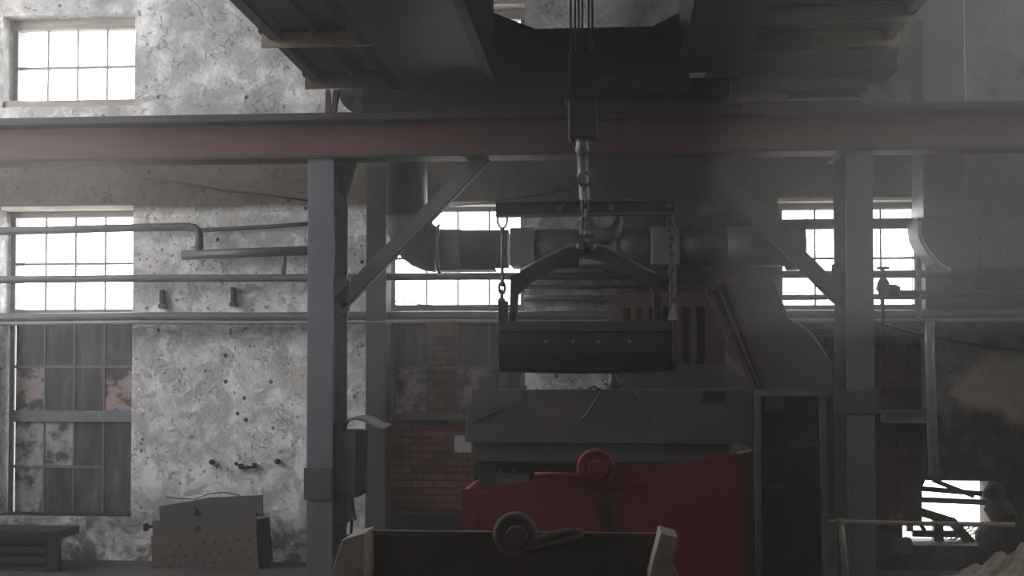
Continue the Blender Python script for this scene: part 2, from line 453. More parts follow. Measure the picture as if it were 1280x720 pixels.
tag(MB().box(HX0 - .4, HX1 + .4, HY0 - .5, WY + WT, -.3, 0).build('floor', 'concrete'), kind='structure')
tag(MB().box(-60, 60, WY + WT + .05, 90, -.35, -.05).build('ground_outside', 'ground_pale'), kind='structure')

# ------------------------------------------------------------------ windows of the seen wall
def window(n, xa, z_rows, rails, pane_mats, skip_bars=(), header=None, sill=None, sill_mat='black_steel'):
    """xa: left edge of the glass; z_rows: [(z_bottom, z_top)] from the top; rails: heavy horizontal rails (z0, z1)"""
    w = thing('window_%d' % n, (xa + 2*PITCH_W, FY, z_rows[-1][0]), kind='structure')
    xb = xa + 4*PITCH_W
    zt, zb = z_rows[0][1], z_rows[-1][0]
    MB().box(xa - .055, xa, FY - .03, FY + .05, zb, zt).build('jamb', 'window_paint', w)
    MB().box(xb, xb + .045, FY - .03, FY + .05, zb, zt).build('jamb', 'window_paint', w)
    if header: MB().box(xa - .055, xb + .045, FY - .04, FY + .06, header[0], header[1]).build('header', 'sash_wood', w)
    for z0, z1 in rails:
        MB().box(xa - .055, xb + .045, FY - .035, FY + .05, z0, z1).build('rail', 'window_paint', w)
    if sill: MB().box(xa - .07, xb + .055, FY - .19, FY + .05, sill[0], sill[1]).build('window_sill', sill_mat, w)
    for ri, (z0, z1) in enumerate(z_rows):
        for c in range(1, 4):
            x = xa + c*PITCH_W
            MB().box(x - .009, x + .009, FY - .015, FY + .015, z0 - .02, z1 + .02).build('mullion', 'window_paint', w)
        for c in range(4):
            x0, x1 = xa + c*PITCH_W + .009, xa + (c+1)*PITCH_W - .009
            pm = pane_mats(ri, c)
            if pm is None: continue
            zz0 = z_rows[ri+1][1] - .004 if (ri, c) in skip_bars else z0
            MB().box(x0, x1, FY - .004, FY + .004, zz0, z1).build('pane', pm, w)
        if ri < len(z_rows) - 1:
            a, b = z_rows[ri+1][1], z0
            if a < b and b - a < .04:
                for c in range(4):
                    if (ri, c) in skip_bars: continue
                    MB().box(xa + c*PITCH_W, xa + (c+1)*PITCH_W, FY - .016, FY + .016, a - .004, b + .004).build('transom', 'window_paint', w)
    return w
def rowz(pairs, px): return [(wz(b, px), wz(a, px)) for a, b in pairs]

px = 88
w1_pale = {(4,0),(4,1),(5,0)}
window(1, WIN_X[0][0], rowz([(272,329),(331,387),(404,457),(459.5,513),(527,582),(584.5,640)], px),
       [(wz(404,px), wz(387,px)), (wz(527,px), wz(513,px))],
       lambda r, c: 'clear_pane' if r < 2 else ('pale_pane' if (r, c) in w1_pale else ('reflection_pane' if (r, c) in {(3,0),(3,3)} else 'dirty_pane')),
       skip_bars={(4,3)}, header=(wz(272,px), Z_HEAD), sill=(Z_SILL, wz(640,px)))
px = 569
window(2, WIN_X[1][0], rowz([(265,322),(324,381),(403,458),(461,517)], px),
       [(wz(403,px), wz(381,px)), (wz(525,px), wz(517,px))],
       lambda r, c: 'clear_pane' if r < 2 or c == 1 else ('reflection_pane' if r == 3 and c in (0,2) else 'dirty_pane'), header=(wz(265,px), Z_HEAD))
px = 1063
window(3, WIN_X[2][0], rowz([(262,322),(324,381)], px), [(wz(396,px), wz(381,px))],
       lambda r, c: 'clear_pane', header=(wz(262,px), Z_HEAD))
for n, (a, b) in enumerate(WIN_X[:2]):
    px = 90
    window(4 + n, a, rowz([(38,84),(86,130)], px), [], lambda r, c: 'clear_pane', header=(wz(38,px), ZU_HEAD), sill=(ZU_SILL, wz(130,px)), sill_mat='sash_wood')
# lintel faces over the three tall windows, the bright light on the soffit painted in as white
for n, (a, b) in enumerate(WIN_X):
    t = MB().box(a - .075, b + .06, WY + .004, FY - .045, Z_HEAD - .035, Z_HEAD + .0).build('lit_soffit_%d' % (n+1), 'lintel_lit')
    tag(t, kind='structure')
# windows of the other three walls, out of the picture: they let in the daylight that falls on the seen wall, the right ones added to light the haze
def unseen_window(n, a, b, c, d, y, side):
    def bar(name, x0, x1, z0, z1, t, w):
        m = MB().box(x0, x1, y - t, y + t, z0, z1)
        if side: m.v = [Vector((v.y, v.x, v.z)) for v in m.v]
        m.build(name, 'window_paint', w)
    w = thing('window_%d' % n, (y, (a+b)/2, c) if side else ((a+b)/2, y, c), kind='structure')  # unseen windows; those of the right wall are added
    for x in (a + .04, b - .04): bar('jamb', x - .04, x + .04, c, d, .05, w)
    for z in (c + .04, d - .04): bar('rail', a, b, z - .04, z + .04, .05, w)
    for k in range(1, 6):
        x = a + (b-a)*k/6
        bar('mullion', x - .015, x + .015, c, d, .02, w)
    for k in range(1, 6):
        z = c + (d-c)*k/6
        bar('transom', a, b, z - .015, z + .015, .02, w)
n = 6
for lst, y, side in ((BACK_WIN, HY0 - .25, False), (LEFT_WIN, HX0 - .2, True), (ADDED_RIGHT_WIN, HX1 + .2, True)):
    for o in lst:
        unseen_window(n, *o, y, side); n += 1

# brick infill, brick by brick, in the lower part of the middle and right windows
def brick_infill(mat, xa, xb, z0, z1, yface):
    t = thing('wall_infill', ((xa+xb)/2, yface, z0), kind='structure')
    MB().box(xa, xb, yface + .02, yface + .14, z0, z1).build('mortar_bed', 'mortar', t)
    bl, bh, j = .232, .064, .012
    src = None
    z, row = z0 + .004, 0
    while z + bh < z1 + .02:
        x = xa + .003 - (bl/2 if row % 2 else 0)
        while x < xb - .01:
            l, r = max(x, xa + .003), min(x + bl, xb - .003)
            if r - l > .03:
                w = r - l
                full = abs(w - bl) < 1e-4
                if full and src is not None:
                    o = share(src, (l, yface + random.uniform(-.007,.007), z), t, rot=(random.uniform(-.02,.02), random.uniform(-.012,.012), random.uniform(-.015,.015)))
                else:
                    m = MB().box(0, w, 0, .06, 0, bh)
                    o = m.build('brick', mat, None, bevel=0)
                    o.parent = t; o.location = Vector((l, yface, z)) - Vector(t['_w'])
                    o['_w'] = t['_w']
                    if full: src = o
            x += bl + j
        z += bh + j + random.uniform(0, .002); row += 1
    return t
a, b = WIN_X[1]
brick_infill('brick', a - .075, b + .06, Z_SILL, wz(400), FY + .07)
a, b = WIN_X[2]
brick_infill('brick_sooty', a - .075, b + .06, Z_SILL, wz(396,1063), FY - .02)

# ------------------------------------------------------------------ crane runway: columns, rail beam, braces
CYF, CYB = 11.1, 11.72
RB0, RB1 = PX(-120, CYF), HX1
zt = PZ(143, CYF, 300)
rb = thing('crane_runway_beam', (0, 11.35, PZ(196, CYF, 300)), 'long red steel runway beam with grey flanges spanning the columns', 'beam')
MB().box(HX0, HX1, 11.12, 11.58, zt - .06, zt).build('top_flange', 'flange_grey', rb)
MB().box(HX0, HX1, 11.325, 11.375, PZ(196, CYF, 300), zt - .06).build('web', 'red_paint', rb)
zbf = PZ(193, CYF, 300)
MB().box(HX0, HX1, 11.20, 11.50, zbf - .025, zbf).build('bottom_flange', 'flange_grey', rb)
MB().box(HX0, HX1, 11.31, 11.39, zt, zt + .05).build('crane_rail', 'dark_steel', rb)

def column(xl, xr, label, stub):
    x0, x1 = PX(xl, CYF), PX(xr, CYF)
    c = thing('steel_column', ((x0+x1)/2, 11.4, 0), label, 'column')
    ztop = zbf - .03
    xm = (x0+x1)/2
    MB().box(x0, x1, CYF, CYF + .025, .02, ztop - .02).build('front_flange', 'column_paint', c, bevel=.004)
    MB().box(x0, x1, CYB - .025, CYB, .02, ztop - .02).build('rear_flange', 'column_paint', c)
    MB().box(xm - .012, xm + .012, CYF + .025, CYB - .025, .02, ztop - .02).build('web', 'column_paint', c)
    MB().box(x0 - .05, x1 + .05, CYF - .04, CYB + .05, ztop - .02, ztop).build('cap_plate', 'flange_grey', c)
    MB().box(x0 - .12, x1 + .12, CYF - .12, CYB + .12, 0, .03).build('base_plate', 'dark_steel', c)
    for s in stub:
        MB().bpx(*s, CYF - .02, CYF + .0).build('splice_plate', 'plate_dark', c, bevel=.004)
    return c, x0, x1, ztop
cL, l0, l1, ztop = column(384, 416.5, 'blue-grey steel column beside the pale lit plaster wall', [(379.5, 585, 414, 625)])
MB().poly([(418,198),(447,198),(436,240),(430,247),(424,240)], 11.38, 11.40).build('gusset', 'dark_steel', cL)
MB().poly([(417,346),(437,349),(437,388),(428,392),(417,386)], 11.45, 11.47).build('brace_shoe', 'hood_grey', cL)  # paler grey puts the light falling on this shoe into its colour
cR, r0, r1, _ = column(1059, 1093, 'dark steel column in front of the bright right window', [(1042, 487, 1100, 517)])
MB().poly([(1040,330),(1056,330),(1056,385),(1038,372)], 11.45, 11.47).build('brace_shoe', 'plate_dark', cR)
def brace(p0, p1, label):
    a, b = P(*p0, 11.42), P(*p1, 11.42)
    t = thing('diagonal_brace', a, label, 'brace')
    n = Vector((0,1,0)).cross((b-a).normalized())
    if n.z > 0: n = -n
    MB().obox(a, b, .012, .16, up=n).build('leg', 'column_paint', t).name = 'web_plate'
    MB().obox(a + n*.08 + Vector((0,-.045,0)), b + n*.08 + Vector((0,-.045,0)), .1, .014, up=n).build('lower_flange', 'flange_grey', t)
    return t
brace((424, 380), (606, 195), 'grey angle-steel brace rising right from the left column')
brace((1050, 372), (873, 195), 'dim steel brace rising left from the right column')

# ------------------------------------------------------------------ overhead crane bridge
ZG = 4.62
cr = thing('bridge_crane', (-1.2, 11.0, zt + .05), 'dark overhead crane bridge with walkways spanning the hall above', 'crane')
gl0, gl1 = PX(489, 10.9), PX(617, 10.9)
GY0 = -9.2
MB().box(gl0, gl1, GY0, 10.9, ZG, ZG + 1.1).build('girder', 'black_steel', cr)
MB().box(gl0 + .12, gl1 - .02, GY0, 10.9, ZG - .02, ZG).build('bottom_plate', 'dark_steel', cr)
MB().box(gl1 - .03, gl1 + .05, GY0, 10.92, ZG - .05, ZG + .02).build('girder_flange', 'black_steel', cr)
gr0, gr1 = PX(851, 10.9), PX(927, 10.9)
MB().box(gr0, gr1, GY0, 10.9, ZG + .12, ZG + 1.1).build('girder', 'black_steel', cr)
MB().box(gr0 - .02, gr1 + .0, GY0, 10.9, ZG + .10, ZG + .12).build('bottom_plate', 'brown_steel', cr)
wl0 = PX(393, 10.9)
MB().box(wl0, gl0, GY0, 10.9, ZG + .14, ZG + .15).build('walkway_plate', 'dark_steel', cr)
MB().box(wl0, wl0 + .09, GY0, 10.9, ZG + .05, ZG + .15).build('walkway_stringer', 'dark_steel', cr)
MB().box(wl0 + .36, wl0 + .39, GY0, 10.9, ZG + .09, ZG + .14).build('walkway_stringer', 'dark_steel', cr)
for k, Y in enumerate((10.78, 9.38, 7.95, 6.5, 5.0, 3.5, 2.0, .5, -1, -2.5, -4, -5.5, -7)):
    MB().box(wl0 - .07, gl0 + (.9 if k == 0 else .25), Y, Y + .02, ZG - .01, ZG + .11).build('cross_channel', 'tan_channel' if k else 'brown_steel', cr)
    MB().box(wl0 - .09, gl0 + (.9 if k == 0 else .25), Y - .03, Y + .09, ZG + .11, ZG + .14).build('channel_flange', 'black_steel', cr)
wr1 = PX(1120, 10.1)
MB().box(gr1, wr1, GY0, 10.75, ZG + .24, ZG + .25).build('walkway_plate', 'dark_steel', cr)
MB().box(wr1 - .08, wr1, GY0, 10.75, ZG + .15, ZG + .25).build('walkway_stringer', 'dark_steel', cr)
for k, Y in enumerate((10.1, 9.4, 7.95, 6.5, 5.0, 3.5, 2.0, .5, -1, -2.5, -4, -5.5, -7)):
    MB().box(gr1 + .5, wr1 + .06, Y, Y + .02, ZG + .10, ZG + .22).build('cross_channel', 'tan_channel', cr)
    MB().box(gr1, wr1 + .06, Y - .02, Y + .09, ZG + .22, ZG + .245).build('channel_flange', 'black_steel', cr)
MB().bpx(925, 63, 1122, 89, 10.85, 11.4).build('walkway_bracket', 'black_steel', cr)
MB().bpx(915, 98, 1085, 112, 10.95, 11.3).build('walkway_bracket', 'dark_steel', cr)
MB().bpx(930, 126, 1075, 141, 11.1, 11.3).build('carriage_skirt', 'dark_steel', cr)
# end carriage riding on the rail
MB().poly([(611,13),(622,18),(670,36),(815,33),(852,14),(862,14),(862,112),(611,112)], 10.95, 11.0).build('end_tie_plate', 'brown_steel', cr)
MB().box(PX(452, 11.1), PX(930, 11.1), 11.12, 11.30, PZ(136, 11.1, 700), PZ(100, 11.1, 700)).build('end_carriage', 'black_steel', cr)
MB().box(PX(560, 11.1), PX(915, 11.1), 11.09, 11.12, PZ(138, 11.1, 700), PZ(129, 11.1, 700)).build('carriage_flange', 'flange_grey', cr)
for wx in (450, 905):
    c = P(wx, 120, 11.35)
    wh = MB().cyl((c.x, 11.36, zt + .05 + .20), (0,1,0), .20, .09, 28).build('wheel', 'plate_dark', cr, smooth=True)
    MB().cyl((c.x, 11.30, zt + .05 + .20), (0,1,0), .07, .06, 20).build('hub', 'dark_steel', wh, smooth=True)
MB().poly([(407,112),(412,112),(413,141),(406,141)], 11.2, 11.26).build('rail_sweeper', 'machine_rust', cr)
MB().poly([(416,112),(424,112),(419,141),(414,141)], 11.2, 11.26).build('rail_sweeper', 'dark_steel', cr)
MB().bpx(912, 117, 985, 127, 11.05, 11.11).build('buffer', 'plate_rust', cr)
# hoist trolley on the girders, above the frame
MB().box(gl1 - .35, gr0 + .25, 8.5, 10.2, ZG + 1.12, ZG + 1.9).build('trolley_frame', 'black_steel', cr)

# ------------------------------------------------------------------ hook block and hanging load
LY = 9.3
hb = thing('hook_block', P(728, 171, LY), 'dark crane hook block hanging on steel ropes', 'hook block')
for x in (713.5, 719, 723.5, 728, 736, 740.5):
    a = P(x, 64, LY)
    MB().tube([(a.x, LY, a.z), (a.x, LY, ZG + 1.12)], .008, 8).build('rope', 'pipe_grey' , hb, smooth=True)
MB().bpx(711, 64, 741, 116, LY - .1, LY + .1).build('sheave_case', 'dark_steel', hb, bevel=.01)
MB().bpx(706, 114, 748, 122, LY - .13, LY + .13).build('case_flange', 'dark_steel', hb, bevel=.005)
MB().bpx(710, 122, 747, 171, LY - .11, LY + .11).build('lower_case', 'dark_steel', hb, bevel=.015)
MB().poly([(741,83),(771,89),(777,87),(777,93),(744,101)], LY - .03, LY + .03).build('guard_fin', 'duct_dark', hb)
MB().poly([(712,81),(708,83),(708,112),(712,112)], LY - .05, LY + .05).build('side_cheek', 'dark_steel', hb)
MB().tube([P(728,171,LY), P(728,180,LY), P(728,188,LY), P(728,194,LY)], [.055,.05,.058,.04], 20).build('swivel_nut', 'hook_steel', hb, smooth=True)
pts = [(728,190),(729,220),(731,248),(732,268),(737,285),(748,295),(760,296),(769,289),(773,279),(774,270)]
rad = [.045,.045,.042,.045,.058,.068,.066,.052,.036,.018]
MB().tube([P(x, y, LY + .06) for x, y in pts], rad, 16).build('hook', 'hook_steel', hb, smooth=True)

sb = thing('spreader_beam', P(731, 270, LY), 'narrow steel spreader beam slung level under the hook', 'beam')
A, B = P(620, 262, LY - .05), P(843, 258.5, LY - .05)
MB().obox(A, B, .03, .10).build('web', 'dark_steel', sb)
MB().obox(A + Vector((0,0,.052)), B + Vector((0,0,.052)), .10, .014).build('top_flange', 'pipe_grey', sb)
MB().obox(A - Vector((0,0,.052)), B - Vector((0,0,.052)), .10, .014).build('bottom_flange', 'pipe_grey', sb)
for x, y in ((700,261), (764,259.5), (836,257)):
    c = P(x, y, LY - .08)
    MB().cyl(c, (0,1,0), .022, .035, 12).build('bolt', 'hook_steel', sb, smooth=True)
for (x0, y0, x1, y1) in ((727,218,702,259),(737,222,764,258)):
    MB().obox(P(x0, y0, LY - .05), P(x1, y1, LY - .05), .03, .03).build('sling_bar', 'pipe_grey', sb)
MB().torus(P(731, 224, LY - .03), (0,1,0), .05, .014).build('sling_ring', 'hook_steel', sb, smooth=True)

link_src = None
def chain(p0, p1, label, link=.075, wire=.011, wid=.022):
    """links standing alternately across and along, from p0 down to p1"""
    global link_src
    p0, p1 = Vector(p0), Vector(p1)
    t = thing('chain', p1, label, 'chain')
    if link_src is None:
        mb = MB()
        path = []
        for k in range(7):
            th = math.pi*k/6; path.append((wid*math.cos(th), 0, link/2 - wid + .006 + wid*math.sin(th)))
        for k in range(7):
            th = math.pi + math.pi*k/6; path.append((wid*math.cos(th), 0, -(link/2 - wid + .006) + wid*math.sin(th)))
        path.append(path[0])
        mb.tube(path, wire, 7, caps=False)
        o = mb.build('link', 'chain_steel', None, smooth=True)
        link_src = o
        col.objects.unlink(o)
    n = int((p0 - p1).length / (link*.74))
    d = (p1 - p0)
    for i in range(n):
        q = p0 + d*((i + .5)/n)
        share(link_src, q, t, rot=(0, 0, (R(20) if i % 2 else R(110)) + random.uniform(-.15,.15)), name='link')
    return t
chain(P(838, 268, LY - .05), P(843, 402, LY - .05), 'heavy link chain on the right end of the spreader beam')
chain(P(628, 345, LY - .05), P(626, 415, LY - .05), 'short link chain at the left end of the hanging trough')
chain(P(731, 243, LY - .14), P(731, 294, LY - .14), 'short centre chain below the hook block')
hr = thing('hanger_rod', P(628, 346, LY - .05), 'thin left hanger rod with shackle under the spreader beam', 'rod')
MB().tube([P(628, 290, LY - .05), P(628, 348, LY - .05)], .014, 10).build('rod', 'hook_steel', hr, smooth=True)
sh = [(622,268),(622,278),(625,284),(628,286),(631,284),(634,278),(634,268)]
MB().tube([P(x, y, LY - .05) for x, y in sh], .009, 8).build('shackle', 'hook_steel', hr, smooth=True)
MB().tube([P(628,284,LY-.05), P(628,292,LY-.05)], .02, 10).build('nut', 'hook_steel', hr, smooth=True)

# hanging trough with its bail
tr = thing('hanging_trough', P(733, 468, LY), 'black riveted steel trough hanging from two chains', 'trough')
x0, x1 = PX(623, LY - .2), PX(845, LY - .2)
zt0, zb0 = PZ(412, LY - .2, 733), PZ(467, LY - .1, 733)
body = MB()
ns, nc = 16, 18
for i in range(ns + 1):
    u = -1 + 2*i/ns
    x = x0 + (x1 - x0)*i/ns
    dep = (zt0 - zb0)*(.955 + .045*(1 - u*u))
    for k in range(nc + 1):
        th = math.pi*k/nc
        body.v.append(Vector((x, LY - .21*math.cos(th), zt0 - dep*(math.sin(th)**.6))))
for i in range(ns):
    for k in range(nc):
        a = i*(nc+1) + k
        body.f.append((a, a+1, a+nc+2, a+nc+1))
body.f.append(tuple(range(nc+1))); body.f.append(tuple(ns*(nc+1) + k for k in range(nc, -1, -1)))
body.build('shell', 'black_steel', tr)
MB().box(x0, x1 - .04, LY - .225, LY - .19, zt0 - .012, PZ(401.5, LY - .2, 733)).build('rim', 'dark_steel', tr, bevel=.004)
MB().box(x0, x1, LY + .19, LY + .225, zt0 - .012, PZ(401.5, LY - .2, 733)).build('rim', 'dark_steel', tr)
for x in (682, 716, 748, 787):
    MB().cyl(P(x, 427, LY - .215), (0,1,0), .014, .03, 10).build('rivet', 'hook_steel', tr, smooth=True)
MB().bpx(623, 376, 635, 406, LY - .24, LY - .2).build('end_bracket', 'black_steel', tr)
MB().bpx(841, 392, 846, 456, LY - .24, LY - .2).build('end_bracket', 'dark_steel', tr)
MB().poly([(842,378),(848,400),(834,400)], LY - .25, LY - .235).build('lifting_eye', 'hood_grey', tr)
# arched bail: two parallel bent bars with end plates
up_ = [(650,343),(672,331),(690,322),(710,313),(731,308),(752,313),(772,322),(795,334),(818,346)]
lo_ = [(655,357),(675,345),(693,334),(712,325),(731,321),(750,325),(770,334),(792,345),(812,356)]
up_q = [P(x, y - 3, LY) for x, y in up_]; lo_q = [P(x, y, LY) for x, y in lo_]
bail = MB()
outline = [(v.x, v.z) for v in up_q] + [(v.x, v.z) for v in lo_q[::-1]]
bail.prism(outline, LY - .03, LY + .03).build('bail_arch', 'dark_steel', tr)
MB().tube(up_q, .018, 8).build('bail_bar', 'pipe_grey', tr, smooth=True)
MB().tube(lo_q, .014, 8).build('bail_bar', 'pipe_grey', tr, smooth=True)
MB().poly([(638,346),(655,338),(662,352),(648,368),(645,402),(637,402)], LY - .04, LY + .04).build('bail_leg', 'black_steel', tr)
MB().poly([(812,340),(824,346),(826,362),(826,402),(818,402),(816,362),(806,354)], LY - .04, LY + .04).build('bail_leg', 'black_steel', tr)
MB().bpx(724, 293, 742, 298, LY - .16, LY - .12).build('shackle', 'chain_steel', tr)
MB().bpx(724, 296, 729, 312, LY - .16, LY - .02).build('shackle_leg', 'chain_steel', tr)
MB().bpx(737, 296, 742, 312, LY - .16, LY - .02).build('shackle_leg', 'chain_steel', tr)
MB().cyl(P(733, 308, LY - .08), (1,0,0), .018, .16, 10).build('shackle_pin', 'hook_steel', tr, smooth=True)

# ------------------------------------------------------------------ pipes along the wall
def pipe(name, pts, r, Y, label, mat='pipe_grey', flat=True, cat='pipe'):
    q = [P(x, y, Y) for x, y in pts]
    return tag(MB().tube(q, r, 14).build(name, mat, None, smooth=True), label, cat)
PY = 12.30
def long_pipe(name, px0, px1, y, refx, r, Y, label, mat, sag=0.0):
    z = PZ(y, Y, refx)
    xa, xb = PX(px0, Y), PX(px1, Y)
    n = 24
    pts = [(xa + (xb-xa)*i/n, Y, z + sag*math.sin(i*1.3) * .5) for i in range(n+1)]
    return tag(MB().tube(pts, r, 14).build(name, mat, None, smooth=True), label, 'pipe')
up_pipe = [(-280,293),(-60,290),(0,289),(60,288),(120,286),(180,284.5),(236,283.5),(243,285),(247.5,289),(249,295),(249,314)]
pipe('bent_pipe', up_pipe, .043, PY, 'upper grey pipe across the left window, bending down at its end')
pipe('conduit', [(250,287.5),(290,286),(340,283),(392,279)], .022, 12.40, 'thin crusted conduit running behind the left column', 'plate_dark')
hp = thing('header_pipe', P(300, 316, PY), 'short thick pipe stub with a leg on the pale wall', 'pipe')
MB().tube([P(228,319,PY), P(392,313,PY)], .05, 16).build('pipe_run', 'pipe_grey', hp, smooth=True)
MB().tube([P(356,310,PY), P(354,346,PY)], .028, 12).build('pipe_leg', 'pipe_grey', hp, smooth=True)
long_pipe('wall_pipe', -280, 1640, 347, 380, .040, PY, 'middle grey pipe running the length of the wall', 'pipe_grey', .006)
long_pipe('wall_pipe', -280, 1640, 396, 300, .050, PY, 'thick grey pipe along the bottom edge of the bright panes', 'pipe_grey', .008)
long_pipe('wall_pipe', -280, 1640, 402, 640, .022, 12.22, 'thin pale conduit running under the thick wall pipe', 'pipe_light', .01)
long_pipe('wall_pipe', 655, 1640, 372, 900, .030, 12.36, 'dim pipe behind the hanging trough on the wall', 'pipe_grey', .004)
long_pipe('wall_pipe', 640, 905, 358, 750, .022, 12.42, 'thin rust-spotted conduit behind the lifting bail', 'plate_dark', .004)
long_pipe('wall_pipe', 870, 1152, 280, 1060, .055, 12.25, 'dark pipe crossing the top of the right window', 'duct_dark', .0)
long_pipe('wall_pipe', 1115, 1640, 366, 1150, .028, 12.2, 'thin pipe leaving the valve to the right', 'pipe_grey', .0)
pipe('cable', [(180,222),(230,229),(280,238),(330,243),(392,252)], .010, 12.46, 'slack black cable under the runway beam on the left wall', 'cable_black', cat='cable')
pipe('cable', [(560,258),(620,252),(680,243),(730,232)], .006, 12.494, 'thin wire rising across the middle window head', 'cable_black', cat='cable')
pipe('cable', [(1086,398),(1120,410),(1160,420),(1200,427),(1240,433),(1300,440)], .012, 12.3, 'black cable drooping across the right wall below the pipes', 'cable_black', cat='cable')
pipe('cable', [(482,374),(500,378),(530,381),(580,384),(640,384)], .006, 12.5, 'thin wire across the lower bright panes of the middle window', 'cable_black', cat='cable')
# pipe brackets and stains of iron on the pale wall
for k, (x, y0, y1, lab) in enumerate(((201, 362, 384, 'left iron pipe bracket stub on the pale wall'), (290, 359, 382, 'right iron pipe bracket stub on the pale wall'))):
    t = thing('pipe_bracket', P(x, y1, 12.5), lab, 'bracket')
    MB().bpx(x - 1.6, y0, x + 1.6, y1, 12.42, 12.5).build('strap', 'dark_steel', t)
    MB().bpx(x - 3.5, y1 - 4, x + 4, y1 + 1, 12.40, 12.5).build('foot', 'dark_steel', t)
t = thing('iron_handle', P(308, 585, 12.5), 'small black iron handle fixed low on the pale wall', 'handle')  # wall handle: a bent grip on two lugs
MB().tube([P(299,581,12.46), P(300,584,12.44), P(316,584,12.44), P(318,580,12.46)], .018, 8).build('grip', 'black_steel', t, smooth=True)
MB().bpx(298, 580, 302, 586, 12.45, 12.5).build('lug', 'black_steel', t)
MB().bpx(315, 579, 319, 585, 12.45, 12.5).build('lug', 'black_steel', t)
for x, y, lab in ((265, 577.5, 'dark bolt stub left of the small wall handle'), (347, 577, 'dark bolt stub right of the small wall handle')):
    t = thing('bolt_stub', P(x, y, 12.5), lab, 'bolt')
    MB().cyl(P(x, y, 12.48), (0,1,0), .028, .05, 10).build('nut', 'black_steel', t)
    MB().cyl(P(x, y, 12.45), (0,1,0), .014, .06, 8).build('shank', 'black_steel', t)

# ------------------------------------------------------------------ ventilation ducts
DY = 12.02
vd = thing('ventilation_duct', P(700, 340, DY), 'long ventilation duct with an elbow crossing the middle window', 'duct')
rD = .215
MB().cyl(P(509, 232, DY - .05) + Vector((0,0,1.2)), (0,0,1), .205, 3.0, 28).build('riser', 'duct_dark', vd, smooth=True)
el = []
c0 = P(548, 312, DY)
ex = PX(511, DY)
zc = c0.z
Rb = c0.x - ex
for k in range(7):
    th = R(90)*k/6
    el.append((c0.x - Rb*math.sin(R(90)-th) if False else c0.x - Rb*math.cos(th), DY, zc + Rb - Rb*math.sin(th)))
MB().tube([(ex, DY, zc + Rb + .06)] + el, .235, 28).build('elbow', 'duct_metal', vd, smooth=True)
MB().cyl(P(550, 312, DY), (1,0,0), .26, .03, 28).build('flange', 'duct_metal', vd, smooth=True)
secs = [(552,577,.205,'duct_metal'),(577,636,.195,'duct_dark'),(668,724,.195,'duct_dark'),(771,815,.195,'duct_dark'),(850,908,.195,'duct_dark'),(908,986,.20,'duct_dark')]
for a, b, r, m in secs:
    xa, xb = PX(a, DY), PX(b, DY)
    MB().tube([(xa, DY, zc), (xb, DY, zc)], r, 28).build('duct_section', m, vd, smooth=True)
for a, b in ((637,668),(724,771),(814,851)):
    MB().box(PX(a, DY - .22), PX(b, DY - .22), DY - .22, DY + .2, zc - .19, zc + .19).build('joint_box', 'duct_metal', vd, bevel=.015)
MB().cyl((PX(994, DY), DY, zc), (1,0,0), .235, .16, 28).build('end_flange', 'duct_dark', vd, smooth=True)
MB().box(PX(553, DY), PX(620, DY), DY - .19, DY + .1, zc - .225, zc - .20).build('support_shelf', 'brown_steel', vd)
# duct at the right edge
rd = thing('elbow_duct', P(1180, 338, DY), 'wide grey elbow duct on the wall right of the right window', 'duct')
MB().bpx(1152, -260, 1206, 272, DY - .25, DY + .2).build('riser', 'duct_metal', rd, bevel=.01)
prof = [(1147,272),(1206,272),(1216,290),(1225,300),(1225,338),(1188,338),(1172,328),(1160,314),(1150,296)]
MB().poly(prof, DY - .24, DY + .2).build('elbow', 'chute_grey', rd, bevel=.01)
MB().bpx(1225, 294, 1256, 336, DY - .2, DY + .2).build('joint_box', 'chute_grey', rd, bevel=.01)
MB().bpx(1256, 300, 1330, 334, DY - .17, DY + .2).build('duct_section', 'duct_dark', rd)
edge = [(1149,276),(1149,292),(1153,303),(1160,314),(1171,327),(1180,334),(1188,338)]
MB().tube([P(x, y, DY - .25) for x, y in edge], .018, 8).build('seam_edge', 'pipe_white', rd, smooth=True)
tag(MB().tube([P(1149,190,12.2), P(1148,300,12.2), P(1149,400,12.2)], .026, 12).build('vertical_pipe', 'sash_wood', None, smooth=True), 'slim brown vertical pipe at the right window edge', 'pipe')
tag(MB().tube([P(1162,402,12.2), P(1163,470,12.2), P(1167,594,12.2)], .048, 14).build('vertical_pipe', 'pipe_light', None, smooth=True), 'pale vertical pipe below the right end of the right window', 'pipe')
# valve
gv = thing('gate_valve', P(1104, 400, 12.12), 'small valve with handwheel silhouetted against the right window', 'valve')
MB().tube([P(1104,336,12.12), P(1104,412,12.12)], .014, 8).build('stem', 'black_steel', gv, smooth=True)
MB().torus(P(1104,335,12.12), (0,0,1), .055, .012).build('handwheel', 'black_steel', gv, smooth=True)
MB().tube([P(1104,347,12.12),P(1104,353,12.12),P(1105,362,12.12),P(1104,370,12.12)], [.03,.06,.07,.04], 12).build('bonnet', 'black_steel', gv, smooth=True)
MB().tube([P(1096,358,12.12),P(1112,362,12.12),P(1118,364,12.12),P(1124,365,12.12)], [.04,.055,.07,.05], 12).build('valve_body', 'black_steel', gv, smooth=True)
MB().tube([P(1122,358,12.12),P(1122,373,12.12)], .03, 8).build('flange', 'black_steel', gv)

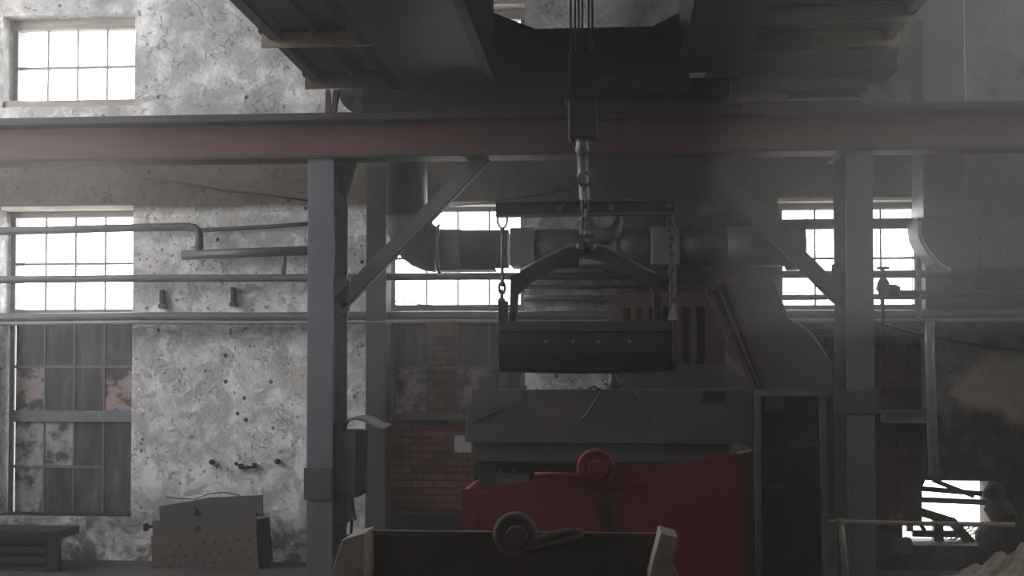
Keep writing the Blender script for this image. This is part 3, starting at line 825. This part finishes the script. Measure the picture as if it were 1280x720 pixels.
# electrical box with a curved hood beside the left column
eb = thing('electrical_box', P(435, 622, 11.5), 'tall grey electrical box under a curved sheet hood', 'box')
MB().bpx(420, 538, 445, 622, 11.5, 11.85).build('case', 'box_grey', eb, bevel=.01)
MB().bpx(421, 540, 444, 617, 11.485, 11.5).build('door', 'box_grey', eb, bevel=.004)
MB().poly([(446,538),(452,540),(450,620),(445,622)], 11.5, 11.8).build('side_cover', 'dark_steel', eb)
MB().bpx(418, 625, 434, 654, 11.5, 11.75).build('terminal_box', 'box_grey', eb, bevel=.006)
hood = [(418,540),(424,531),(434,526.5),(446,525),(456,528),(466,534),(478,537)]
hu = [P(x, y, 11.45) for x, y in hood]
hm = MB()
for v in hu: hm.v += [v, Vector((v.x, 11.95, v.z + .02)), v + Vector((0,0,.015)), Vector((v.x, 11.95, v.z + .035))]
for i in range(len(hu)-1):
    a, b = i*4, i*4 + 4
    hm.f += [(a, a+1, b+1, b), (a+2, b+2, b+3, a+3), (a, b, b+2, a+2), (a+1, a+3, b+3, b+1)]
hm.f += [(0,2,3,1), (len(hm.v)-4, len(hm.v)-3, len(hm.v)-1, len(hm.v)-2)]
hm.build('hood', 'hood_grey', eb, smooth=True)
MB().tube([P(440,622,11.6), P(442,640,11.6), P(444,650,11.6)], .016, 8).build('cable_gland', 'cable_black', eb, smooth=True)
tag(MB().tube([P(440,650,11.62), P(437,690,11.62), P(438,730,11.62)], .014, 8).build('cable', 'cable_black', None, smooth=True), 'black cable hanging below the electrical box', 'cable')
tag(MB().box(*sorted((PX(455,12.1), PX(480,12.1))), 12.2, 12.5, 0, PZ(206, 12.1, 470)).build('wall_pilaster', 'soot_wall'), kind='structure')
tag(MB().bpx(487, 643, 590, 672, 12.1, 12.5).build('low_ledge', 'black_steel'), 'low dark ledge at the foot of the brick infill', 'ledge')

# ------------------------------------------------------------------ leaning plates, rack under the left window
SY = 12.15
lp = thing('perforated_plate', P(255, 735, SY), 'brown perforated steel plate leaning on the wall, front of its stack', 'plate')
pl = MB().poly([(189,670),(320,656),(324,735),(191,735)], SY - .12, SY - .10).build('sheet', 'plate_rust', lp)
for r_ in range(5):
    for c_ in range(9):
        x, y = 197 + c_*14.3 + (6 if r_ % 2 else 0), 684 + r_*13 - c_*1.3
        if x > 317: continue
        MB().cyl(P(x, y, SY - .122), (0,1,0), .012, .012, 8).build('hole', 'black_steel', lp)
l2 = thing('flat_plate', P(255, 668, SY), 'dark steel plate with pegs, middle of the leaning stack', 'plate')
MB().poly([(190,652),(320,639),(321,661),(191,672)], SY - .09, SY - .07).build('sheet', 'plate_dark', l2)
MB().cyl(P(247, 661, SY - .1), (0,1,0), .03, .05, 12).build('boss', 'black_steel', l2)
MB().tube([P(181,659,SY-.08), P(191,658,SY-.08)], .018, 8).build('peg', 'black_steel', l2)
MB().bpx(179, 655, 183, 664, SY - .11, SY - .05).build('peg_head', 'black_steel', l2)
l3 = thing('flat_plate', P(265, 648, SY), 'dark steel plate at the back and top of the leaning stack', 'plate')
MB().poly([(199,633),(262,622),(328,619),(329,645),(200,652)], SY - .06, SY - .04).build('sheet', 'plate_dark', l3)
MB().cyl(P(242, 638, SY - .07), (0,1,0), .035, .05, 12).build('boss', 'plate_dark', l3)
l4 = thing('flat_plate', P(330, 700, SY), 'narrow black plate edge right of the perforated plate', 'plate')
MB().poly([(320,650),(333,648),(340,735),(322,735)], SY - .02, SY + .1).build('sheet', 'black_steel', l4)
tag(MB().tube([P(x, y, SY - .05) for x, y in ((208,621),(222,623),(245,624),(262,617),(280,615.5),(295,618),(304,622))], .006, 6).build('wire', 'cable_black', None, smooth=True), 'loose bent wire lying on top of the leaning plates', 'wire')

rk = thing('low_rack', P(35, 735, 11.7), 'low black steel rack under the left window', 'rack')
RY = 11.7
MB().bpx(-40, 664, 72, 674, RY, RY + .5).build('top_bar', 'black_steel', rk)
MB().bpx(56, 672, 73, 740, RY, RY + .06).build('post', 'black_steel', rk)
for y in (684, 697, 709):
    MB().bpx(-40, y, 57, y + 6, RY + .03, RY + .08).build('slat', 'dark_steel', rk)
MB().bpx(-40, 672, 57, 735, RY + .3, RY + .32).build('back_panel', 'black_steel', rk)

# ------------------------------------------------------------------ machine in the middle
MY = 10.25
mc = thing('press_machine', P(765, 720, MY), 'large grey-brown steel machine housing behind the red skip', 'machine')
MB().poly([(583,553),(583,505),(589,505),(589,486),(598,486),(598,469.5),(618,469.5),(618,487),(943,486),(943,556),(583,553)][:-1], MY, MY + .06).build('front_panel', 'machine_grey', mc, bevel=.006)
MB().bpx(590, 490, 934, 552, MY + .06, MY + .44).build('housing', 'machine_grey', mc)
MB().bpx(592, 555, 942, 577, MY + .07, MY + .3).build('lower_channel', 'duct_dark', mc)
MB().bpx(592, 577, 940, 750, MY + .28, MY + .44).build('lower_body', 'black_steel', mc)
MB().poly([(592,528),(628,510),(628,512),(592,530)], MY - .01, MY).build('crease', 'black_steel', mc)
MB().bpx(878, 489, 906, 503, MY - .012, MY).build('inset_plate', 'black_steel', mc)
MB().bpx(618, 487, 652, 505, MY - .012, MY).build('inset_plate', 'duct_dark', mc)
for x, y in ((626,588),(642,587),(652,600),(790,527),(778,530)):
    MB().cyl(P(x, y, MY + (.27 if y > 560 else -.005)), (0,1,0), .012, .02, 8).build('bolt', 'hook_steel', mc)
for x0, x1 in ((620, 660), (690, 720), (800, 840)):
    MB().bpx(x0, 592, x1, 604, MY + .2, MY + .28).build('support_block', 'duct_dark', mc)
hoses = [[(735,486),(742,483),(752,488),(745,500),(736,515),(727,525)], [(792,486),(800,497),(808,512),(813,526)], [(780,486),(785,490),(790,486)]]
for i, h in enumerate(hoses):
    tag(MB().tube([P(x, y, MY - .04) for x, y in h], .012, 8).build('hose', 'cable_black', None, smooth=True),
        ('black hose looping over the machine front, left of centre', 'black hose trailing down the machine front right of centre', 'tiny hose loop on the machine top edge')[i], 'hose')
# small fittings on the machine top
fit = thing('pipe_fitting', P(767, 486, MY + .2), 'squat dark pipe fitting on top of the machine', 'fitting')
MB().tube([P(767,487,MY+.2), P(767,478,MY+.2), P(767,473,MY+.2), P(767,466,MY+.2)], [.06,.06,.045,.05], 14).build('body', 'dark_steel', fit, smooth=True)
MB().tube([P(755,478,MY+.2), P(779,478,MY+.2)], .025, 10).build('branch', 'dark_steel', fit, smooth=True)
# slotted guard
sg = thing('slotted_guard', P(830, 486, 10.7), 'rust-brown guard panel with tall vertical slots', 'guard')
GYD = 10.7
MB().bpx(760, 368, 905, 384, GYD, GYD + .05).build('top_rail', 'machine_rust', sg)
MB().bpx(760, 455, 905, 490, GYD, GYD + .05).build('bottom_rail', 'machine_grey', sg)
for a, b in ((760,778),(788,795),(804,811),(821,828),(836,853),(863,871),(882,906)):
    MB().bpx(a, 384, b, 455, GYD, GYD + .05).build('bar', 'machine_rust', sg)
MB().bpx(760, 372, 905, 488, GYD + .12, GYD + .14).build('back_sheet', 'black_steel', sg)
# inclined chute
ch = thing('inclined_chute', P(980, 490, 10.45), 'large leaning grey chute plate with a rusty frame edge', 'chute')
CHY = 10.45
MB().poly([(906,346),(966,346),(972,366),(986,400),(1000,407),(1014,418),(1028,438),(1040,458),(1044,492),(952,492)], CHY, CHY + .1).build('side_sheet', 'chute_grey', ch)
MB().poly([(886,362),(907,347),(957,486),(948,492),(941,480)], CHY - .02, CHY).build('frame_back', 'black_steel', ch)
def strip(a, b, w, mat, name, dy=.05):
    MB().obox(P(*a, CHY - dy), P(*b, CHY - dy), w, .06, up=(0,1,0)).build(name, mat, ch)
strip((885,364),(944,488), .045, 'machine_rust', 'frame_bar')
strip((908,351),(955,484), .035, 'machine_rust', 'frame_bar')
strip((884,365),(909,350), .04, 'machine_rust', 'frame_bar')
strip((899,362),(949,484), .02, 'duct_dark', 'frame_rib')
MB().tube([P(x, y, CHY + .05) for x, y in ((966,346),(972,366),(986,400),(1000,407),(1014,418),(1028,438),(1040,458))], .012, 8).build('rolled_edge', 'hook_steel', ch, smooth=True)
# open steel frame right of the machine
fr = thing('steel_frame_stand', P(988, 740, 10.2), 'open dark steel frame standing right of the machine', 'frame')
FRY = 10.2
MB().bpx(945, 488, 952, 758, FRY, FRY + .07).build('post', 'pipe_grey', fr)
MB().poly([(1025,490),(1032,490),(1038,758),(1030,758)], FRY, FRY + .07).build('post', 'pipe_grey', fr)
MB().bpx(945, 487, 1036, 495, FRY - .01, FRY + .09).build('top_bar', 'pipe_grey', fr)
MB().bpx(985, 552, 1028, 557, FRY + .02, FRY + .06).build('cross_bar', 'dark_steel', fr)
MB().bpx(950, 606, 985, 611, FRY + .02, FRY + .06).build('cross_bar', 'dark_steel', fr)
MB().bpx(950, 493, 1030, 747, FRY + .45, FRY + .5).build('back_panel', 'black_steel', fr)
MB().bpx(958, 498, 980, 514, FRY + .38, FRY + .45).build('switch_box', 'duct_dark', fr)
# note
nt_ = MB().poly([(568,544.5),(581,544.5),(581,552),(589,552),(589,565.5),(568,565.5)], 12.772, 12.776).build('paper_note', 'paper')
tag(nt_, 'small white paper note on the brick infill', 'paper')

# ------------------------------------------------------------------ red skips
def skip_lug(par, c, r, Yf, bar, mat, rust):
    MB().cyl(P(*c, Yf - .03), (0,1,0), r, .07, 28).build('lug_disc', mat, par, smooth=True, bevel=.008)
    MB().torus(P(*c, Yf - .07), (0,1,0), r*.86, r*.10).build('lug_ring', mat, par, smooth=True)
    MB().cyl(P(c[0] + 2, c[1] + 3, Yf - .09), (0,1,0), r*.5, .10, 20).build('lug_boss', rust, par, smooth=True, bevel=.006)
    MB().tube([P(x, y, Yf - .08) for x, y in bar], [.016,.02,.022,.026,.03][:len(bar)], 10).build('lug_bar', rust, par, smooth=True)
KY = 9.0
rs = thing('red_skip', P(760, 740, KY), 'dark red steel skip with a lifting lug, standing behind the rusty one', 'skip')
MB().poly([(577,612),(598,609.5),(601,616),(606,616),(610,608),(668,600),(760,590),(860,577),(928,566),(934,720),(934,798),(577,798)], KY, KY + .03).build('front_panel', 'skip_red', rs)
MB().poly([(928,565),(942,563),(947,798),(934,798)], KY - .01, KY + .9).build('end_panel', 'skip_rust', rs)
MB().poly([(577,614),(585,612),(585,798),(577,798)], KY + .03, KY + .9).build('end_panel', 'skip_red', rs)
MB().poly([(580,618),(930,580),(934,798),(580,798)], KY + .87, KY + .9).build('rear_panel', 'skip_rust', rs)
MB().poly([(738,586),(811,579),(811,607),(740,613)], KY - .015, KY).build('doubler_plate', 'skip_red', rs, bevel=.004)
MB().poly([(747,628),(752,626),(757,664),(752,667)], KY - .012, KY).build('stiffener', 'skip_rust', rs)
MB().poly([(755,628),(765,627),(768,666),(759,667)], KY - .02, KY).build('slot', 'black_steel', rs)
MB().tube([P(596,640,KY-.005), P(600,668,KY-.005)], .008, 6).build('scratch_rod', 'skip_rust', rs)
skip_lug(rs, (745,585), .145, KY, [(668,593),(690,593),(710,594),(725,596),(740,600)], 'skip_red', 'skip_red')
MB().tube([P(922,567,KY-.02), P(939,564,KY-.02)], .012, 8).build('edge_lip', 'skip_edge', rs)

QY = 7.0
fs = thing('rusty_skip', P(632, 740, QY), 'rusty open skip with pale worn ends in the foreground', 'skip')
MB().poly([(428,669),(842,667),(842,892),(428,892)], QY + .30, QY + .34).build('rear_panel', 'skip_rust', fs)
MB().poly([(455,666.5),(455,720),(448,760),(446,892),(408,892),(414,722),(419,700),(428,674)], QY, QY + .34).build('end_wall', 'skip_edge', fs, bevel=.006)
MB().poly([(826,666),(848,672),(841,703),(848,722),(852,892),(812,892),(811,722),(818,694)], QY, QY + .34).build('end_wall', 'skip_edge', fs, bevel=.006)
MB().box(PX(430,QY), PX(840,QY), QY - .5, QY + .34, .02, .08).build('base_sheet', 'skip_rust', fs)
MB().bpx(455, 665.5, 826, 669, QY + .28, QY + .35).build('top_lip', 'skip_rust', fs)
skip_lug(fs, (644,668), .135, QY + .28, [(728,664),(712,664),(694,667),(676,674),(662,680)], 'machine_rust', 'machine_rust')
MB().tube([P(728,664,QY+.2), P(724,671,QY+.2), P(702,677,QY+.2), P(678,682,QY+.2), P(664,684,QY+.2)], .018, 8).build('lug_bar', 'machine_rust', fs, smooth=True)

# ------------------------------------------------------------------ right side: railing, broken opening, rubble
rl = thing('pipe_railing', P(1052, 735, 10.6), 'low dull-yellow pipe railing beside the right column', 'railing')
MB().tube([P(1033,652.5,10.6), P(1050,652.5,10.6), P(1160,654.5,10.6), P(1268,656,10.6)], .022, 10).build('rail', 'rail_yellow', rl, smooth=True)
MB().tube([P(1051,653,10.6), P(1055,690,10.6), P(1059,748,10.6)], .028, 10).build('post', 'rail_yellow', rl, smooth=True)
MB().cyl(P(1051,652.5,10.6), (0,0,1), .034, .06, 10).build('elbow', 'rail_yellow', rl)

ct = thing('cable_tray', P(1134, 530, 12.4), 'short grey sheet-metal tray on the brick infill right of the right column', 'tray')
MB().bpx(1108, 513, 1158, 517, 12.35, 12.65).build('top_sheet', 'duct_metal', ct)
MB().bpx(1108, 517, 1158, 529, 12.38, 12.65).build('face', 'duct_metal', ct)

WR = 12.85
wf = thing('wrecked_frame', P(1180, 690, WR), 'twisted black steel frame in the broken wall opening', 'frame')
bars = [((1126,608.5),(1233,617.5),.026),((1142,624),(1236,628),.028),((1135.5,605),(1137,664),.032),((1154,598),(1137,638),.022),
        ((1166,600),(1217,620),.024),((1142,637),(1190,652),.045),((1188,650),(1222,688),.045),((1140,666.5),(1202,667.5),.034),
        ((1172,646),(1172,690),.05),((1141,640),(1156,664),.02)]
for a, b, w in bars:
    MB().obox(P(*a, WR), P(*b, WR), w*2, w*2).build('bar', 'black_steel', wf)
nm = thing('wire_mesh', P(1220, 685, 13.0), 'crumpled pale wire mesh behind the twisted frame', 'mesh')
def mp_(u, v): 
    return P(1196 + 66*u - 38*v + 0*u*v, 660 - 16*u + 34*v, 12.95 - .1*v + .05*math.sin(u*6))
for i in range(8):
    u = i/7
    MB().tube([mp_(u, v/4) for v in range(5)], .007, 5).build('wire', 'rail_yellow', nm)
for i in range(7):
    v = i/6
    MB().tube([mp_(u/5, v) for u in range(6)], .007, 5).build('wire', 'rail_yellow', nm)

# broken wall edge chunks round the opening
ck = [(1243,616,.15,'dark masonry chunk at the upper right corner of the wall opening'),
      (1251,640,.17,'dark masonry chunk at the right side of the wall opening, mid-height'),
      (1240,672,.17,'dark masonry chunk at the lower right corner of the wall opening'),
      (1121,646,.09,'small dark masonry chunk at the left side of the wall opening'),
      (1128,682,.13,'dark masonry chunk at the lower left corner of the wall opening')]
def chunk(name, c, s, mat, label, cat, group):
    bm = bmesh.new()
    bmesh.ops.create_icosphere(bm, subdivisions=2, radius=s)
    k_ = [Vector((random.uniform(-1,1), random.uniform(-1,1), random.uniform(-1,1))).normalized() for _ in range(9)]
    for v in bm.verts:
        for q in k_:                                   # cut flat facets
            e = v.co.dot(q) - s*.62
            if e > 0: v.co -= q*e
        v.co *= random.uniform(.96, 1.04)
    me = bpy.data.meshes.new(name); bm.to_mesh(me); bm.free()
    me.materials.append(M[mat])
    o = bpy.data.objects.new(name, me); col.objects.link(o); o.location = c
    o.rotation_euler = (random.random(), random.random(), random.random()*6)
    return tag(o, label, cat, group)
for x, y, s, lab in ck:
    chunk('rubble_chunk', P(x, y, 12.47), s, 'rubble_dark', lab, 'rubble', 'masonry chunks round the broken opening')
# dirt heap
hp_ = MB()
hx0, hx1, hy0, hy1 = PX(1165, 10.4), PX(1165, 10.4) + 3.6, 9.3, 11.9
nx, ny = 60, 44
for i in range(nx + 1):
    for k in range(ny + 1):
        u, v = i/nx, k/ny
        x, y = hx0 + (hx1-hx0)*u, hy0 + (hy1-hy0)*v
        h = .98*math.sin(min(1, u*1.25)*math.pi*.5)**1.1 * math.sin(v*math.pi)**.7
        h += (.05*math.sin(x*9 + y*4) + .04*math.sin(x*17 - y*13) + random.uniform(-.03,.03)) * min(1, h*3)
        if i in (0,) or k in (0, ny): h = -.01
        hp_.v.append(Vector((x, y, max(h, -.01))))
for i in range(nx):
    for k in range(ny):
        a = i*(ny+1) + k
        hp_.f.append((a, a+ny+1, a+ny+2, a+1))
tag(hp_.build('dirt_heap', 'rubble'), 'heap of pale dry dirt in the bottom right corner', 'dirt', kind='stuff')

# ------------------------------------------------------------------ dusty air in the hall
def air(name, dens, box, label):
    hz = bpy.data.materials.new(name); hz.use_nodes = True
    N = hz.node_tree.nodes; N.remove(N['Principled BSDF'])
    ad = N.new('ShaderNodeAddShader')
    for k, (g, w) in enumerate(((.25, .45), (.88, .55))):
        vs = N.new('ShaderNodeVolumeScatter')
        vs.inputs['Color'].default_value = (1.0, .97, .93, 1)
        vs.inputs['Density'].default_value = dens*w
        vs.inputs['Anisotropy'].default_value = g
        hz.node_tree.links.new(vs.outputs[0], ad.inputs[k])
    hz.node_tree.links.new(ad.outputs[0], N['Material Output'].inputs['Volume'])
    M[name] = hz
    tag(MB().box(*box).build(name, name), label, 'haze', kind='stuff')
air('dust_haze', HAZE_DENSITY, (HX0 + .02, HX1 - .02, HY0 + .02, WY - .01, .01, HTOP - .02), 'thin dusty haze filling the hall')
air('dust_cloud', DUST_DENSITY, (.9, HX1 - .05, 1.0, WY - .02, 2.3, HTOP - .04), 'denser pale dust hanging over the right side of the hall')
for o in bpy.data.objects:
    if '_w' in o: del o['_w']
